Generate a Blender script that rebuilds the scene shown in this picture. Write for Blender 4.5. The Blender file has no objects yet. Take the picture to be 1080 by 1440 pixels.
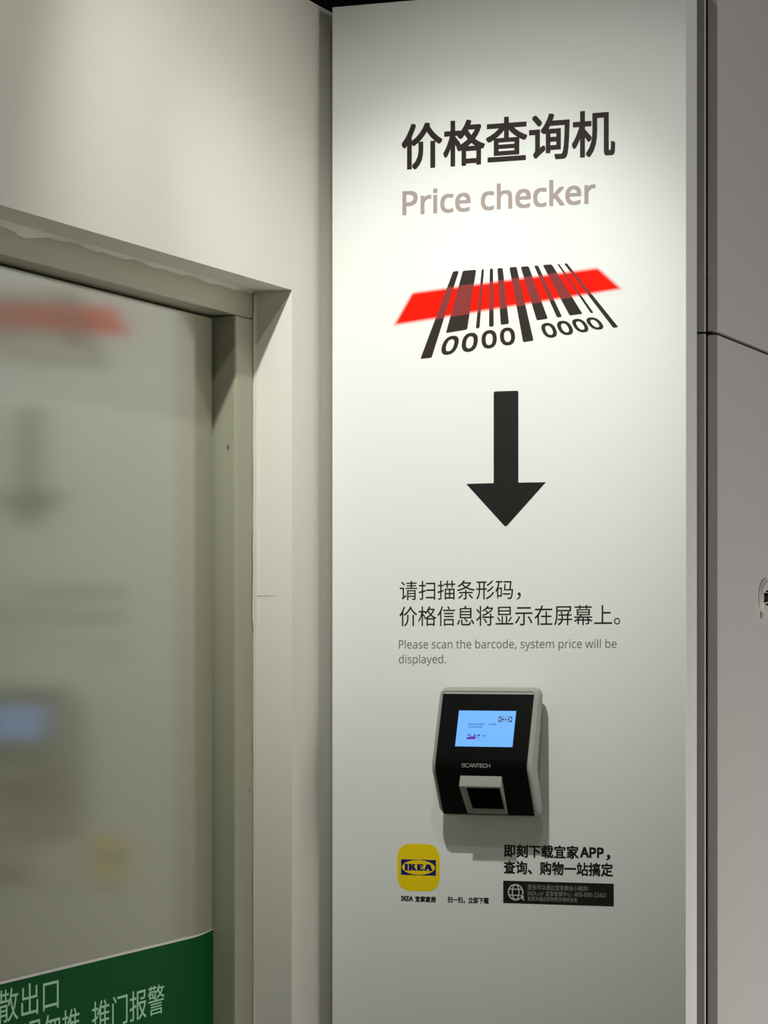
import bpy, bmesh, math, random
from mathutils import Vector, Matrix

random.seed(7)
scene = bpy.context.scene
COL = scene.collection

# ------------------------------------------------------------------ camera
F_PX, W_PX, H_PX = 3939.0, 1080.0, 1440.0
EYE = Vector((0.0, 0.0, 1.55))
FWD = Vector((-0.3590, 0.9333, 0.0)).normalized()
cam_data = bpy.data.cameras.new("camera")
cam_data.sensor_fit = 'HORIZONTAL'
cam_data.sensor_width = 36.0
cam_data.lens = F_PX / W_PX * 36.0
cam_data.shift_y = (888.0 - H_PX / 2) / W_PX
cam_data.clip_start = 0.05
cam = bpy.data.objects.new("camera", cam_data)
cam.location = EYE
cam.rotation_euler = FWD.to_track_quat('-Z', 'Y').to_euler()
COL.objects.link(cam)
scene.camera = cam

# ------------------------------------------------------------------ light
scene.view_settings.view_transform = 'Standard'
scene.view_settings.look = 'None'
scene.view_settings.gamma = 1.0
scene.view_settings.use_curve_mapping = False
scene.view_settings.exposure = 0.0

world = bpy.data.worlds.new("world")
scene.world = world
world.use_nodes = True
bg = world.node_tree.nodes["Background"]
bg.inputs[0].default_value = (0.98, 0.98, 0.93, 1)
bg.inputs[1].default_value = WORLD = 0.16


def add_light(name, kind, loc, target, energy, color, **kw):
    d = bpy.data.lights.new(name, kind)
    d.energy = energy
    d.color = color
    for k, v in kw.items():
        setattr(d, k, v)
    o = bpy.data.objects.new(name, d)
    o.location = loc
    o.rotation_euler = (Vector(target) - Vector(loc)).to_track_quat('-Z', 'Y').to_euler()
    COL.objects.link(o)
    return o


# the track spot above the sign: a narrow core and its wide spill
LAMP = (-1.21, 2.70, 2.69)
add_light("track_spot", 'SPOT', LAMP, (-1.29, 3.702, 1.82), 46.0, (0.975, 1.0, 0.95),
          spot_size=math.radians(45), spot_blend=1.0, shadow_soft_size=0.016)
add_light("track_spill", 'SPOT', LAMP, (-1.13, 3.702, 1.45), 29.0, (0.98, 1.0, 0.96),
          spot_size=math.radians(86), spot_blend=0.9, shadow_soft_size=0.016)
# its neighbour on the track, turned to the doorway
add_light("door_spot", 'SPOT', (-0.75, 2.15, 3.1), (-1.525, 3.42, 1.88), 20.0, (1.0, 0.99, 0.92),
          spot_size=math.radians(48), spot_blend=1.0, shadow_soft_size=0.03)
# the lit shop floor to the right of the camera
add_light("shop_light", 'AREA', (2.8, 3.1, 2.3), (-1.5, 3.4, 1.7), 25.0, (1.0, 0.99, 0.92),
          shape='RECTANGLE', size=1.4, size_y=1.4)
# unseen low fill, added to brighten the lower cladding at the right
add_light("cladding_fill", 'AREA', (0.6, 4.2, 0.55), (-0.96, 4.0, 0.8), 15.0, (1.0, 0.96, 0.94),
          shape='RECTANGLE', size=0.7, size_y=0.7)

# ------------------------------------------------------------------ helpers


def srgb(r, g, b):
    def f(c):
        c /= 255.0
        return c / 12.92 if c <= 0.04045 else ((c + 0.055) / 1.055) ** 2.4
    return (f(r), f(g), f(b), 1.0)


def material(name, col, rough=0.5, spec=0.5, ior=None, coat=0.0, coat_rough=0.05, metal=0.0,
             noise=0.0, nscale=6.0, bump=0.0, bscale=60.0, emit=None, estr=0.0):
    m = bpy.data.materials.new(name)
    m.use_nodes = True
    nt = m.node_tree
    b = nt.nodes["Principled BSDF"]
    b.inputs["Base Color"].default_value = col
    b.inputs["Roughness"].default_value = rough
    b.inputs["Specular IOR Level"].default_value = spec
    b.inputs["Metallic"].default_value = metal
    b.inputs["Coat Weight"].default_value = coat
    b.inputs["Coat Roughness"].default_value = coat_rough
    if ior:
        b.inputs["IOR"].default_value = ior
    if emit:
        b.inputs["Emission Color"].default_value = emit
        b.inputs["Emission Strength"].default_value = estr
    tc = nt.nodes.new("ShaderNodeTexCoord")
    if noise:
        n = nt.nodes.new("ShaderNodeTexNoise")
        n.inputs["Scale"].default_value = nscale
        n.inputs["Detail"].default_value = 4
        nt.links.new(tc.outputs["Object"], n.inputs["Vector"])
        mx = nt.nodes.new("ShaderNodeMix")
        mx.data_type = 'RGBA'
        mx.inputs[6].default_value = tuple(c * (1 - noise) for c in col[:3]) + (1,)
        mx.inputs[7].default_value = tuple(min(1, c * (1 + noise)) for c in col[:3]) + (1,)
        nt.links.new(n.outputs["Fac"], mx.inputs[0])
        nt.links.new(mx.outputs[2], b.inputs["Base Color"])
    if bump:
        n2 = nt.nodes.new("ShaderNodeTexNoise")
        n2.inputs["Scale"].default_value = bscale
        n2.inputs["Detail"].default_value = 3
        nt.links.new(tc.outputs["Object"], n2.inputs["Vector"])
        bp = nt.nodes.new("ShaderNodeBump")
        bp.inputs["Strength"].default_value = bump
        bp.inputs["Distance"].default_value = 0.002
        nt.links.new(n2.outputs["Fac"], bp.inputs["Height"])
        nt.links.new(bp.outputs["Normal"], b.inputs["Normal"])
    return m


def link(name, me, mat, parent=None, loc=(0, 0, 0), smooth=False):
    o = bpy.data.objects.new(name, me)
    COL.objects.link(o)
    o.location = loc
    if mat:
        me.materials.clear()
        me.materials.append(mat)
    if parent:
        o.parent = parent
    if smooth:
        for p in me.polygons:
            p.use_smooth = True
        me.set_sharp_from_angle(angle=math.radians(50))
        wn = o.modifiers.new("weighted_normals", 'WEIGHTED_NORMAL')
        wn.keep_sharp = True
        wn.weight = 90
    return o


def finish(bm, name, mat, parent=None, loc=(0, 0, 0), smooth=False):
    bmesh.ops.recalc_face_normals(bm, faces=bm.faces)
    me = bpy.data.meshes.new(name)
    bm.to_mesh(me)
    bm.free()
    return link(name, me, mat, parent, loc, smooth)


def box(bm, x0, x1, y0, y1, z0, z1, bevel=0.0, seg=2):
    r = bmesh.ops.create_cube(bm, size=1.0)
    vs = r["verts"]
    for v in vs:
        v.co = Vector((x0 + (v.co.x + .5) * (x1 - x0), y0 + (v.co.y + .5) * (y1 - y0), z0 + (v.co.z + .5) * (z1 - z0)))
    if bevel:
        es = list({e for v in vs for e in v.link_edges})
        bmesh.ops.bevel(bm, geom=es, offset=bevel, segments=seg, affect='EDGES', profile=0.5)


def prism(bm, pts, y0, y1):
    """polygon in (x, z) extruded from y0 to y1"""
    a = [bm.verts.new((x, y0, z)) for x, z in pts]
    b = [bm.verts.new((x, y1, z)) for x, z in pts]
    n = len(pts)
    bm.faces.new(a)
    bm.faces.new(list(reversed(b)))
    for i in range(n):
        bm.faces.new((a[i], b[i], b[(i + 1) % n], a[(i + 1) % n]))


def ring_prism(bm, outer, inner, y0, y1):
    n = len(outer)
    vs = [[bm.verts.new((x, y, z)) for x, z in loop] for loop in (outer, inner) for y in (y0, y1)]
    of, ob, nf, nb = vs
    for i in range(n):
        j = (i + 1) % n
        bm.faces.new((of[i], of[j], nf[j], nf[i]))
        bm.faces.new((ob[i], nb[i], nb[j], ob[j]))
        bm.faces.new((of[i], ob[i], ob[j], of[j]))
        bm.faces.new((nf[i], nf[j], nb[j], nb[i]))


def rounded(pts, r, seg=4):
    """round the corners of a polygon"""
    out = []
    n = len(pts)
    for i in range(n):
        p, a, b = Vector(pts[i]), Vector(pts[i - 1]), Vector(pts[(i + 1) % n])
        u, v = (a - p), (b - p)
        rr = min(r, u.length * .45, v.length * .45)
        s, e = p + u.normalized() * rr, p + v.normalized() * rr
        for k in range(seg + 1):
            t = k / seg
            q = s * (1 - t) ** 2 + p * 2 * t * (1 - t) + e * t * t
            out.append((q.x, q.y))
    return out


def ellipse(cx, cz, rx, rz, n=40, power=1.0):
    out = []
    for k in range(n):
        a = 2 * math.pi * k / n
        c, s = math.cos(a), math.sin(a)
        out.append((cx + rx * math.copysign(abs(c) ** power, c), cz + rz * math.copysign(abs(s) ** power, s)))
    return out


def structure(o):
    o["kind"] = "structure"
    return o


def thing(o, label, cat, group=None):
    o["label"] = label
    o["category"] = cat
    if group:
        o["group"] = group
    return o


# Latin letter outlines: char + advance ; splines of "x,y,left dx,left dy,right dx,right dy" in 1/1000 em
GLYPHS = r"""
,268;41,-129,22,0,9,38 70,-4,-10,-45,10,45 91,116,-5,-35,31,0 185,116,-31,0,2,-4 192,105,-2,4,-9,-35 155,-11,16,42,-16,-42 106,-129,16,36,-22,0
-322;40,229,81,0,0,26 40,307,0,-26,81,0 282,307,-81,0,0,-26 282,229,0,26,-81,0
.268;133,-14,17,0,-17,0 90,2,12,-11,-12,11 72,54,0,-24,0,25 90,106,-12,-10,12,10 133,121,-17,0,17,0 178,106,-12,10,12,-10 196,54,0,25,0,-24 178,2,12,11,-12,-11
/372;10,0,29,0,89,238 276,714,-89,-238,29,0 362,714,-29,0,-89,-238 96,0,89,238,-29,0
0572;285,-10,57,0,-81,0 107,88,38,-65,-38,65 49,358,0,-115,0,77 73,556,-16,-55,16,55 148,682,-35,-29,35,29 285,725,-57,0,80,0 464,628,-39,64,39,-64 523,358,0,116,0,-77 499,161,16,55,-16,-55 423,34,35,29,-35,-29;285,65,-54,0,53,0 399,137,-23,-48,23,48 434,358,0,-99,0,97 399,577,23,-49,-23,49 285,650,53,0,-54,0 171,577,22,49,-22,-49 137,358,0,97,0,-98 171,138,-22,49,22,-49
2572;48,0,157,0,0,24 48,73,0,-24,62,63 235,262,-62,-63,36,36 326,358,-25,-28,25,28 382,440,-13,-27,13,27 401,529,0,-32,0,39 366,618,23,-20,-23,20 275,649,37,0,-35,0 184,631,26,12,-26,-12 103,581,27,21,-16,20 56,640,16,-20,28,23 153,699,-36,-16,36,16 275,724,-45,0,67,0 433,674,-39,34,39,-34 491,534,0,59,0,-37 468,430,15,32,-15,-32 404,333,27,32,-27,-32 308,231,37,36,-50,-49 159,84,50,49,0,-1 159,80,0,1,120,0 520,80,-120,0,0,-27 520,0,0,27,-157,0
3572;241,-10,63,0,-37,0 137,-2,32,-6,-32,6 45,29,29,-15,0,27 45,111,0,-27,30,-15 142,77,-35,8,35,-8 242,64,-32,0,64,0 381,102,-28,-25,28,25 423,205,0,-44,0,45 371,302,35,-20,-35,20 223,331,63,0,-23,0 154,331,23,0,0,25 154,406,0,-25,23,0 224,406,-23,0,59,0 358,443,-30,-25,30,25 403,541,0,-41,0,35 368,622,23,-19,-23,19 273,650,40,0,-39,0 174,633,27,11,-27,-11 93,590,27,17,-15,20 49,650,15,-20,25,20 143,702,-38,-15,38,15 272,724,-48,0,75,0 439,674,-36,33,36,-33 493,547,0,51,0,-48 453,432,27,28,-27,-28 345,376,45,9,0,-1 345,372,0,1,57,-7 473,318,-28,29,28,-29 515,203,0,47,0,-41 486,93,19,32,-19,-32 397,17,40,18,-40,-18
4572;363,0,28,0,0,54 363,162,0,-54,-114,0 21,162,114,0,0,25 21,237,0,-25,112,160 357,718,-112,-160,30,0 448,718,-30,0,0,-159 448,241,0,159,35,0 552,241,-35,0,0,-26 552,162,0,26,-35,0 448,162,35,0,0,-54 448,0,0,54,-28,0;107,241,71,102,85,0 363,241,-85,0,0,75 363,466,0,-75,0,35 364,554,-1,-24,1,24 368,624,-1,-22,-1,0 364,624,1,0,-5,-13 344,583,8,15,-8,-15 321,546,7,10,-71,-102
5572;248,-10,84,0,-37,0 145,0,32,-7,-32,7 63,29,22,-13,0,28 63,112,0,-28,24,-15 151,78,-34,8,34,-8 249,65,-31,0,53,0 376,103,-32,-25,32,25 425,219,0,-53,0,47 382,327,29,-25,-29,25 246,364,62,0,-19,0 182,359,24,3,-24,-3 124,349,15,3,-15,9 80,377,15,-9,9,112 107,714,-9,-112,119,0 465,714,-119,0,0,-27 465,634,0,27,-94,0 182,634,94,0,-6,-69 165,427,6,69,11,2 211,434,-19,-3,19,3 275,438,-23,0,73,0 450,383,-43,37,43,-37 515,228,0,67,0,-74 445,53,47,42,-47,-42
8572;288,-10,71,0,-77,0 111,40,41,-34,-41,34 49,182,0,-61,0,33 70,267,-14,-24,14,24 124,329,-23,-17,23,17 197,373,-26,-12,-35,20 109,446,24,-28,-24,28 72,554,0,-44,0,37 100,647,-19,-25,19,25 176,704,-32,-13,32,13 285,724,-41,0,63,0 439,680,-40,29,40,-29 499,553,0,55,0,-29 480,478,12,21,-12,-21 431,422,21,16,-21,-16 363,378,25,13,29,-14 443,331,-24,18,24,-18 501,269,-14,23,14,-23 522,185,0,33,0,-60 459,42,42,35,-42,-35;289,412,-24,11,35,15 376,465,-24,-21,24,21 412,550,0,-36,0,33 377,626,23,-18,-23,18 284,653,39,0,-37,0 193,626,24,18,-24,-18 158,550,0,33,0,-25 176,488,-12,17,12,-17 223,446,-20,12,20,-12;286,60,-51,0,49,0 398,94,-26,-23,26,23 436,184,0,-37,0,35 395,270,27,-23,-27,23 286,331,45,-17,-5,2 270,337,5,-2,-44,-19 170,273,23,24,-23,-24 135,181,0,37,0,-35 172,94,-25,23,25,-23
:268;133,414,17,0,-17,0 90,430,12,-11,-12,11 72,482,0,-24,0,25 90,535,-12,-10,12,10 133,550,-17,0,17,0 178,535,-12,10,12,-10 196,482,0,25,0,-24 178,430,12,11,-12,-11;133,-14,17,0,-17,0 90,2,12,-11,-12,11 72,54,0,-24,0,25 90,106,-12,-10,12,10 133,121,-17,0,17,0 178,106,-12,10,12,-10 196,54,0,25,0,-24 178,2,12,11,-12,-11
A639;0,0,30,0,93,239 279,717,-93,-239,27,0 360,717,-27,0,93,-239 638,0,-93,239,-31,0 545,0,31,0,-29,74 459,221,29,-74,-94,0 176,221,94,0,-28,-74 91,0,28,74,-30,0;206,301,27,72,75,0 432,301,-75,0,-27,72 352,517,27,-72,-2,5 342,546,5,-14,-5,14 328,590,4,-15,-4,15 318,624,3,-8,-5,-21 302,563,6,20,-6,-20 287,517,4,11,-27,-72
E556;97,0,133,0,0,238 97,714,0,-238,133,0 496,714,-133,0,0,-26 496,635,0,26,-103,0 187,635,103,0,0,-74 187,412,0,74,97,0 478,412,-97,0,0,-26 478,334,0,26,-97,0 187,334,97,0,0,-85 187,79,0,85,103,0 496,79,-103,0,0,-26 496,0,0,26,-133,0
I339;40,0,86,0,0,17 40,52,0,-17,28,6 124,71,-28,-6,0,190 124,642,0,-190,-28,7 40,662,28,-7,0,17 40,714,0,-17,86,0 298,714,-86,0,0,-17 298,662,0,17,-28,-7 214,642,28,7,0,-190 214,71,0,190,28,-6 298,52,-28,6,0,-17 298,0,0,17,-86,0
K619;97,0,30,0,0,238 97,714,0,-238,30,0 187,714,-30,0,0,-117 187,362,0,117,21,23 249,430,-20,-23,20,23 310,498,-21,-23,64,72 503,714,-64,-72,35,0 608,714,-35,0,-94,-104 325,403,94,104,98,-134 619,0,-98,134,-35,0 513,0,35,0,-84,114 260,341,84,-114,-24,-21 187,277,24,21,0,-92 187,0,0,92,-30,0
P605;97,0,30,0,0,238 97,714,0,-238,63,0 286,714,-63,0,93,0 490,659,-43,37,43,-37 554,504,0,67,0,-39 528,393,18,34,-18,-34 439,310,42,21,-42,-21 269,278,71,0,-27,0 187,278,27,0,0,-93 187,0,0,93,-30,0;187,355,0,94,24,0 259,355,-24,0,68,0 411,388,-33,-22,33,22 461,500,0,-53,0,46 417,603,29,-23,-29,23 278,637,63,0,-30,0 187,637,30,0,0,-94
a561;215,-10,45,0,-49,0 94,29,32,-26,-32,26 46,149,0,-55,0,53 109,273,-42,-29,42,29 303,320,-87,-3,30,1 394,323,-30,-1,0,11 394,355,0,-11,0,45 365,448,19,-17,-19,17 283,474,35,0,-28,0 203,462,25,8,-25,-8 132,433,22,11,-9,22 105,499,9,-22,23,13 188,532,-32,-9,32,9 288,545,-35,0,65,0 433,502,-31,29,31,-29 480,365,0,63,0,-122 480,0,0,122,-21,0 416,0,21,0,-6,25 399,76,6,-25,-1,0 395,76,1,0,-23,-29 322,11,26,14,-26,-14;235,61,-29,0,45,0 348,99,-30,-25,30,25 393,214,0,-52,0,16 393,262,0,-16,-26,-1 314,259,26,1,-67,-3 176,227,26,19,-26,-19 137,148,0,34,0,-30 165,82,-18,14,18,-14
b615;339,-10,66,0,-42,0 236,13,27,-15,-27,15 173,68,15,-21,-2,0 166,68,2,0,-6,-23 148,0,6,23,-21,0 85,0,21,0,0,253 85,760,0,-253,29,0 173,760,-29,0,0,-62 173,575,0,62,0,-23 172,512,1,20,-1,-20 168,465,1,11,2,0 173,465,-2,0,15,23 236,522,-27,-15,27,15 339,545,-42,0,67,0 500,476,-40,46,40,-46 560,268,0,92,0,-92 499,60,41,47,-41,-47;326,63,-59,0,48,0 433,116,-24,-35,24,35 469,269,0,-67,0,135 324,472,97,0,-57,0 206,423,22,33,-22,-33 173,271,0,69,0,-1 173,267,0,1,0,-66 205,115,-22,35,22,-35
c480;300,-10,31,0,-47,0 174,19,37,-19,-37,19 87,109,21,-41,-21,41 55,265,0,-63,0,66 88,426,-22,-41,22,41 178,517,-38,-19,38,19 306,546,-48,0,27,0 385,537,-25,6,25,-6 447,517,-16,8,-9,-24 420,444,9,24,-16,6 364,461,21,-5,-21,5 304,469,19,0,-105,0 146,266,0,135,0,-65 184,117,-26,34,26,-34 299,66,-51,0,29,0 376,75,-22,-6,22,6 438,97,-19,-9,0,-26 438,19,0,26,-18,-9 379,-2,22,5,-22,-5
d615;275,-10,42,0,-67,0 115,59,40,-46,-40,46 55,267,0,-92,0,92 115,476,-40,-47,40,47 276,546,-67,0,41,0 378,523,-26,15,26,-15 442,467,-17,22,2,0 448,467,-2,0,-1,9 445,505,2,-17,-2,17 442,546,0,-10,0,71 442,760,0,-71,29,0 530,760,-29,0,0,-253 530,0,0,253,-24,0 459,0,24,0,-4,24 446,72,4,-24,-1,0 442,72,1,0,-16,-23 378,14,27,16,-27,-16;289,63,-48,0,57,0 408,109,-23,-31,23,31 443,250,0,-63,0,5 443,266,0,-5,0,67 410,420,22,-36,-22,36 288,473,59,0,-47,0 182,416,24,38,-24,-38 146,265,0,63,0,-64 182,116,-24,35,24,-35
e564;313,-10,37,0,-51,0 178,21,39,-21,-39,21 88,113,22,-41,-22,41 55,264,0,-59,0,59 85,415,-20,-42,20,42 168,512,-36,-23,36,23 292,546,-47,0,46,0 411,516,-33,20,33,-20 487,431,-18,36,18,-36 513,304,0,49,0,-18 513,251,0,18,-122,0 146,251,122,0,1,-61 193,113,-30,32,30,-32 317,65,-53,0,34,0 407,75,-26,-6,26,6 489,102,-28,-12,0,-26 489,25,0,26,-27,-12 408,-2,27,6,-27,-6;148,321,5,48,91,0 421,321,-91,0,0,45 390,431,21,-28,-21,28 291,474,45,0,-42,0 192,433,24,27,-24,-27
h618;85,0,29,0,0,253 85,760,0,-253,29,0 173,760,-29,0,0,-74 173,537,0,74,0,-27 168,462,3,23,2,0 174,462,-2,0,17,27 245,524,-30,-14,30,14 341,545,-35,0,65,0 488,498,-33,31,33,-31 537,349,0,69,0,-116 537,0,0,116,-29,0 450,0,29,0,0,114 450,343,0,-114,0,86 330,472,80,0,-60,0 206,422,22,34,-22,-34 173,277,0,63,0,-92 173,0,0,92,-29,0
i258;130,625,13,0,-15,0 93,639,10,-9,-10,9 78,681,0,-19,0,19 93,723,-10,-9,10,9 130,737,-15,0,13,0 166,723,-10,9,10,-9 181,681,0,19,0,-19 166,639,10,9,-10,-9;85,0,29,0,0,179 85,536,0,-179,29,0 173,536,-29,0,0,-179 173,0,0,179,-29,0
k534;85,0,29,0,0,253 85,760,0,-253,29,0 172,760,-29,0,0,-132 172,363,0,132,0,-11 171,321,1,17,-1,-17 168,276,1,13,1,0 172,276,-1,0,4,5 190,299,-8,-10,8,10 214,330,-8,-10,8,10 236,355,-6,-7,57,60 407,536,-57,-60,34,0 510,536,-34,0,-72,-76 293,307,72,76,77,-102 525,0,-77,102,-35,0 419,0,35,0,-62,83 233,250,62,-83,-20,-18 172,197,20,18,0,-66 172,0,0,66,-29,0
l258;85,0,29,0,0,253 85,760,0,-253,29,0 173,760,-29,0,0,-253 173,0,0,253,-29,0
m935;85,0,29,0,0,179 85,536,0,-179,24,0 156,536,-24,0,4,-24 169,463,-4,24,2,0 174,463,-2,0,17,28 242,526,-28,-14,28,14 332,546,-32,0,84,0 496,456,-25,60,2,0 501,456,-2,0,18,31 575,524,-31,-15,31,15 673,546,-35,0,61,0 809,500,-30,31,30,-31 854,349,0,69,0,-116 854,0,0,116,-29,0 767,0,29,0,0,115 767,345,0,-115,0,85 658,472,73,0,-52,0 546,427,22,30,-22,-30 513,296,0,57,0,-99 513,0,0,99,-29,0 426,0,29,0,0,115 426,345,0,-115,0,85 316,472,73,0,-54,0 204,422,21,33,-21,-33 173,278,0,63,0,-93 173,0,0,93,-29,0
n618;85,0,29,0,0,179 85,536,0,-179,24,0 156,536,-24,0,4,-24 169,463,-4,24,2,0 174,463,-2,0,17,28 246,526,-31,-14,31,14 343,546,-34,0,64,0 488,500,-33,31,33,-31 537,349,0,69,0,-116 537,0,0,116,-29,0 450,0,29,0,0,114 450,343,0,-114,0,86 330,472,80,0,-59,0 207,422,23,33,-23,-33 173,278,0,63,0,-93 173,0,0,93,-29,0
o605;301,-10,77,0,-47,0 175,22,37,-22,-37,22 87,117,21,-42,-21,42 55,269,0,-59,0,89 122,474,-45,-48,45,48 304,546,-77,0,49,0 432,513,-37,22,37,-22 520,420,-21,41,21,-41 551,269,0,59,0,-89 484,63,45,49,-45,-49;303,63,-55,0,54,0 422,119,-25,-37,25,37 460,269,0,-63,0,63 422,418,25,-36,-25,36 302,472,55,0,-55,0 183,418,25,36,-25,-36 146,269,0,63,0,-63 184,119,-25,37,25,-37
p615;85,-240,29,0,0,259 85,536,0,-259,24,0 157,536,-24,0,4,-24 169,463,-4,24,1,0 173,463,-1,0,16,23 236,522,-26,-16,26,16 340,546,-43,0,66,0 500,477,-40,46,40,-46 560,269,0,93,0,-91 500,61,40,47,-40,-47 339,-10,67,0,-41,0 237,14,27,-16,-27,16 173,68,15,-21,-2,0 167,68,2,0,1,-11 171,25,-1,17,1,-17 173,-20,0,13,0,-73 173,-240,0,73,-29,0;326,63,-59,0,33,0 406,90,-21,-18,21,18 454,164,-10,-31,10,31 469,270,0,-40,0,61 433,417,24,-37,-24,37 324,472,49,0,-55,0 209,426,22,31,-22,-31 173,286,1,63,0,-6 173,269,0,6,0,-66 205,117,-22,36,22,-36
r413;85,0,29,0,0,179 85,536,0,-179,24,0 157,536,-24,0,3,-33 167,438,-3,33,1,0 171,438,-1,0,17,29 238,514,-27,-21,27,21 335,546,-37,0,10,0 368,545,-12,1,12,-1 398,540,-9,2,-4,-27 387,459,4,27,-9,2 359,464,10,-1,-10,1 329,466,9,0,-27,0 252,444,24,15,-24,-15 194,381,14,27,-14,-27 173,286,0,36,0,-95 173,0,0,95,-29,0
s479;220,-10,65,0,-37,0 123,-1,27,-6,-27,6 52,24,21,-11,0,27 52,104,0,-27,21,-11 129,75,-30,9,30,-9 222,61,-31,0,45,0 319,83,-20,-14,20,14 349,140,0,-24,0,13 338,176,7,-11,-7,11 299,208,19,-11,-19,11 217,244,35,-14,-35,13 128,284,25,-13,-25,13 71,332,13,-19,-13,19 51,404,0,-29,0,45 107,509,-37,-25,37,25 252,546,-60,0,33,0 343,536,-28,6,28,-6 423,510,-25,11,-10,-23 393,440,10,23,-23,9 322,464,25,-7,-25,7 246,474,26,0,-36,0 164,456,19,12,-19,-12 135,409,0,20,0,-15 148,372,-9,10,9,-10 192,342,-20,10,20,-10 273,307,-34,13,34,-13 360,267,-24,14,24,-14 415,219,-13,19,13,-19 434,148,0,29,0,-52 376,30,39,27,-39,-27
t361;249,-10,16,0,-28,0 172,4,24,-10,-24,10 114,55,15,-24,-15,24 92,156,0,-43,0,104 92,468,0,-104,-25,0 16,468,25,0,0,14 16,510,0,-14,26,12 93,545,-26,-12,12,38 128,659,-12,-38,17,0 180,659,-17,0,0,-41 180,536,0,41,52,0 335,536,-52,0,0,-23 335,468,0,23,-52,0 180,468,52,0,0,-103 180,158,0,103,0,-33 204,86,-16,16,16,-16 264,62,-25,0,13,0 305,66,-14,-2,14,2 339,73,-9,-3,0,-22 339,6,0,22,-9,-5 299,-5,17,3,-17,-3
w786;158,1,33,0,-49,179 11,537,49,-179,30,0 102,537,-30,0,25,-95 176,251,-25,95,7,-29 197,164,-7,29,7,-29 211,91,-3,19,1,0 215,91,-1,0,3,11 225,133,-4,-17,4,17 237,186,-5,-18,5,18 251,235,-5,-15,32,101 346,537,-32,-101,32,0 442,537,-32,0,31,-101 534,235,-31,101,7,-23 555,161,-7,27,7,-27 570,92,-3,19,1,0 574,92,-1,0,2,17 587,161,-7,-29,7,29 610,251,-8,-31,25,95 685,537,-25,-95,30,0 775,537,-30,0,-50,-179 626,1,50,179,-34,0 523,1,34,0,-31,101 431,303,31,-101,-9,27 408,383,6,-26,-6,26 394,445,3,-15,-1,0 390,445,1,0,-3,-15 377,383,6,26,-6,-26 354,302,9,28,-32,-100 258,1,32,100,-33,0
y510;84,-240,52,0,-16,0 42,-238,12,-2,-12,2 11,-232,9,-2,0,23 11,-162,0,-23,7,-1 37,-166,-10,1,10,-1 70,-168,-11,0,31,0 144,-142,-19,-17,19,17 189,-73,-11,-29,9,24 217,-2,-9,-24,-72,179 1,536,72,-179,31,0 95,536,-31,0,39,-102 211,231,-39,102,10,-27 238,155,-8,24,8,-24 256,85,-4,22,1,0 260,85,-1,0,4,17 278,151,-8,-27,8,27 306,232,-10,-27,36,101 415,536,-36,-101,32,0 510,536,-32,0,-77,-203 279,-74,77,203,-19,-51 206,-195,30,30,-30,-30
 260
"""
GL = {}
for line in GLYPHS.strip("\n").split("\n"):
    ch, rest = line[0], line[1:]
    parts = rest.split(";")
    GL[ch] = (float(parts[0]), [[tuple(float(n) for n in p.split(",")) for p in s.split(" ")] for s in parts[1:]])


def latin_curve(text):
    c = bpy.data.curves.new("text", 'CURVE')
    c.dimensions = '2D'
    c.fill_mode = 'BOTH'
    c.resolution_u = 5
    x = 0.0
    for ch in text:
        adv, sps = GL[ch]
        for pts in sps:
            sp = c.splines.new('BEZIER')
            sp.bezier_points.add(len(pts) - 1)
            sp.use_cyclic_u = True
            for bp, (px, py, lx, ly, rx, ry) in zip(sp.bezier_points, pts):
                bp.handle_left_type = bp.handle_right_type = 'FREE'
                bp.co = ((px + x) / 1000, py / 1000, 0)
                bp.handle_left = ((px + lx + x) / 1000, (py + ly) / 1000, 0)
                bp.handle_right = ((px + rx + x) / 1000, (py + ry) / 1000, 0)
        x += adv
    return c


def cjk_curve(text):
    c = bpy.data.curves.new("text", 'FONT')
    c.body = text
    c.size = 1.0
    c.resolution_u = 4
    c.fill_mode = 'BOTH'
    return c


def text_verts(text):
    """flat outline mesh of one run of text: (verts, faces)"""
    latin = all(ord(ch) < 128 for ch in text)
    c = latin_curve(text) if latin else cjk_curve(text)
    o = bpy.data.objects.new("text", c)
    COL.objects.link(o)
    bpy.context.view_layer.update()
    me = bpy.data.meshes.new_from_object(o.evaluated_get(bpy.context.evaluated_depsgraph_get()))
    vs = [(v.co.x, v.co.y) for v in me.vertices]
    fs = [tuple(p.vertices) for p in me.polygons]
    bpy.data.objects.remove(o)
    bpy.data.curves.remove(c)
    bpy.data.meshes.remove(me)
    return vs, fs


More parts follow.
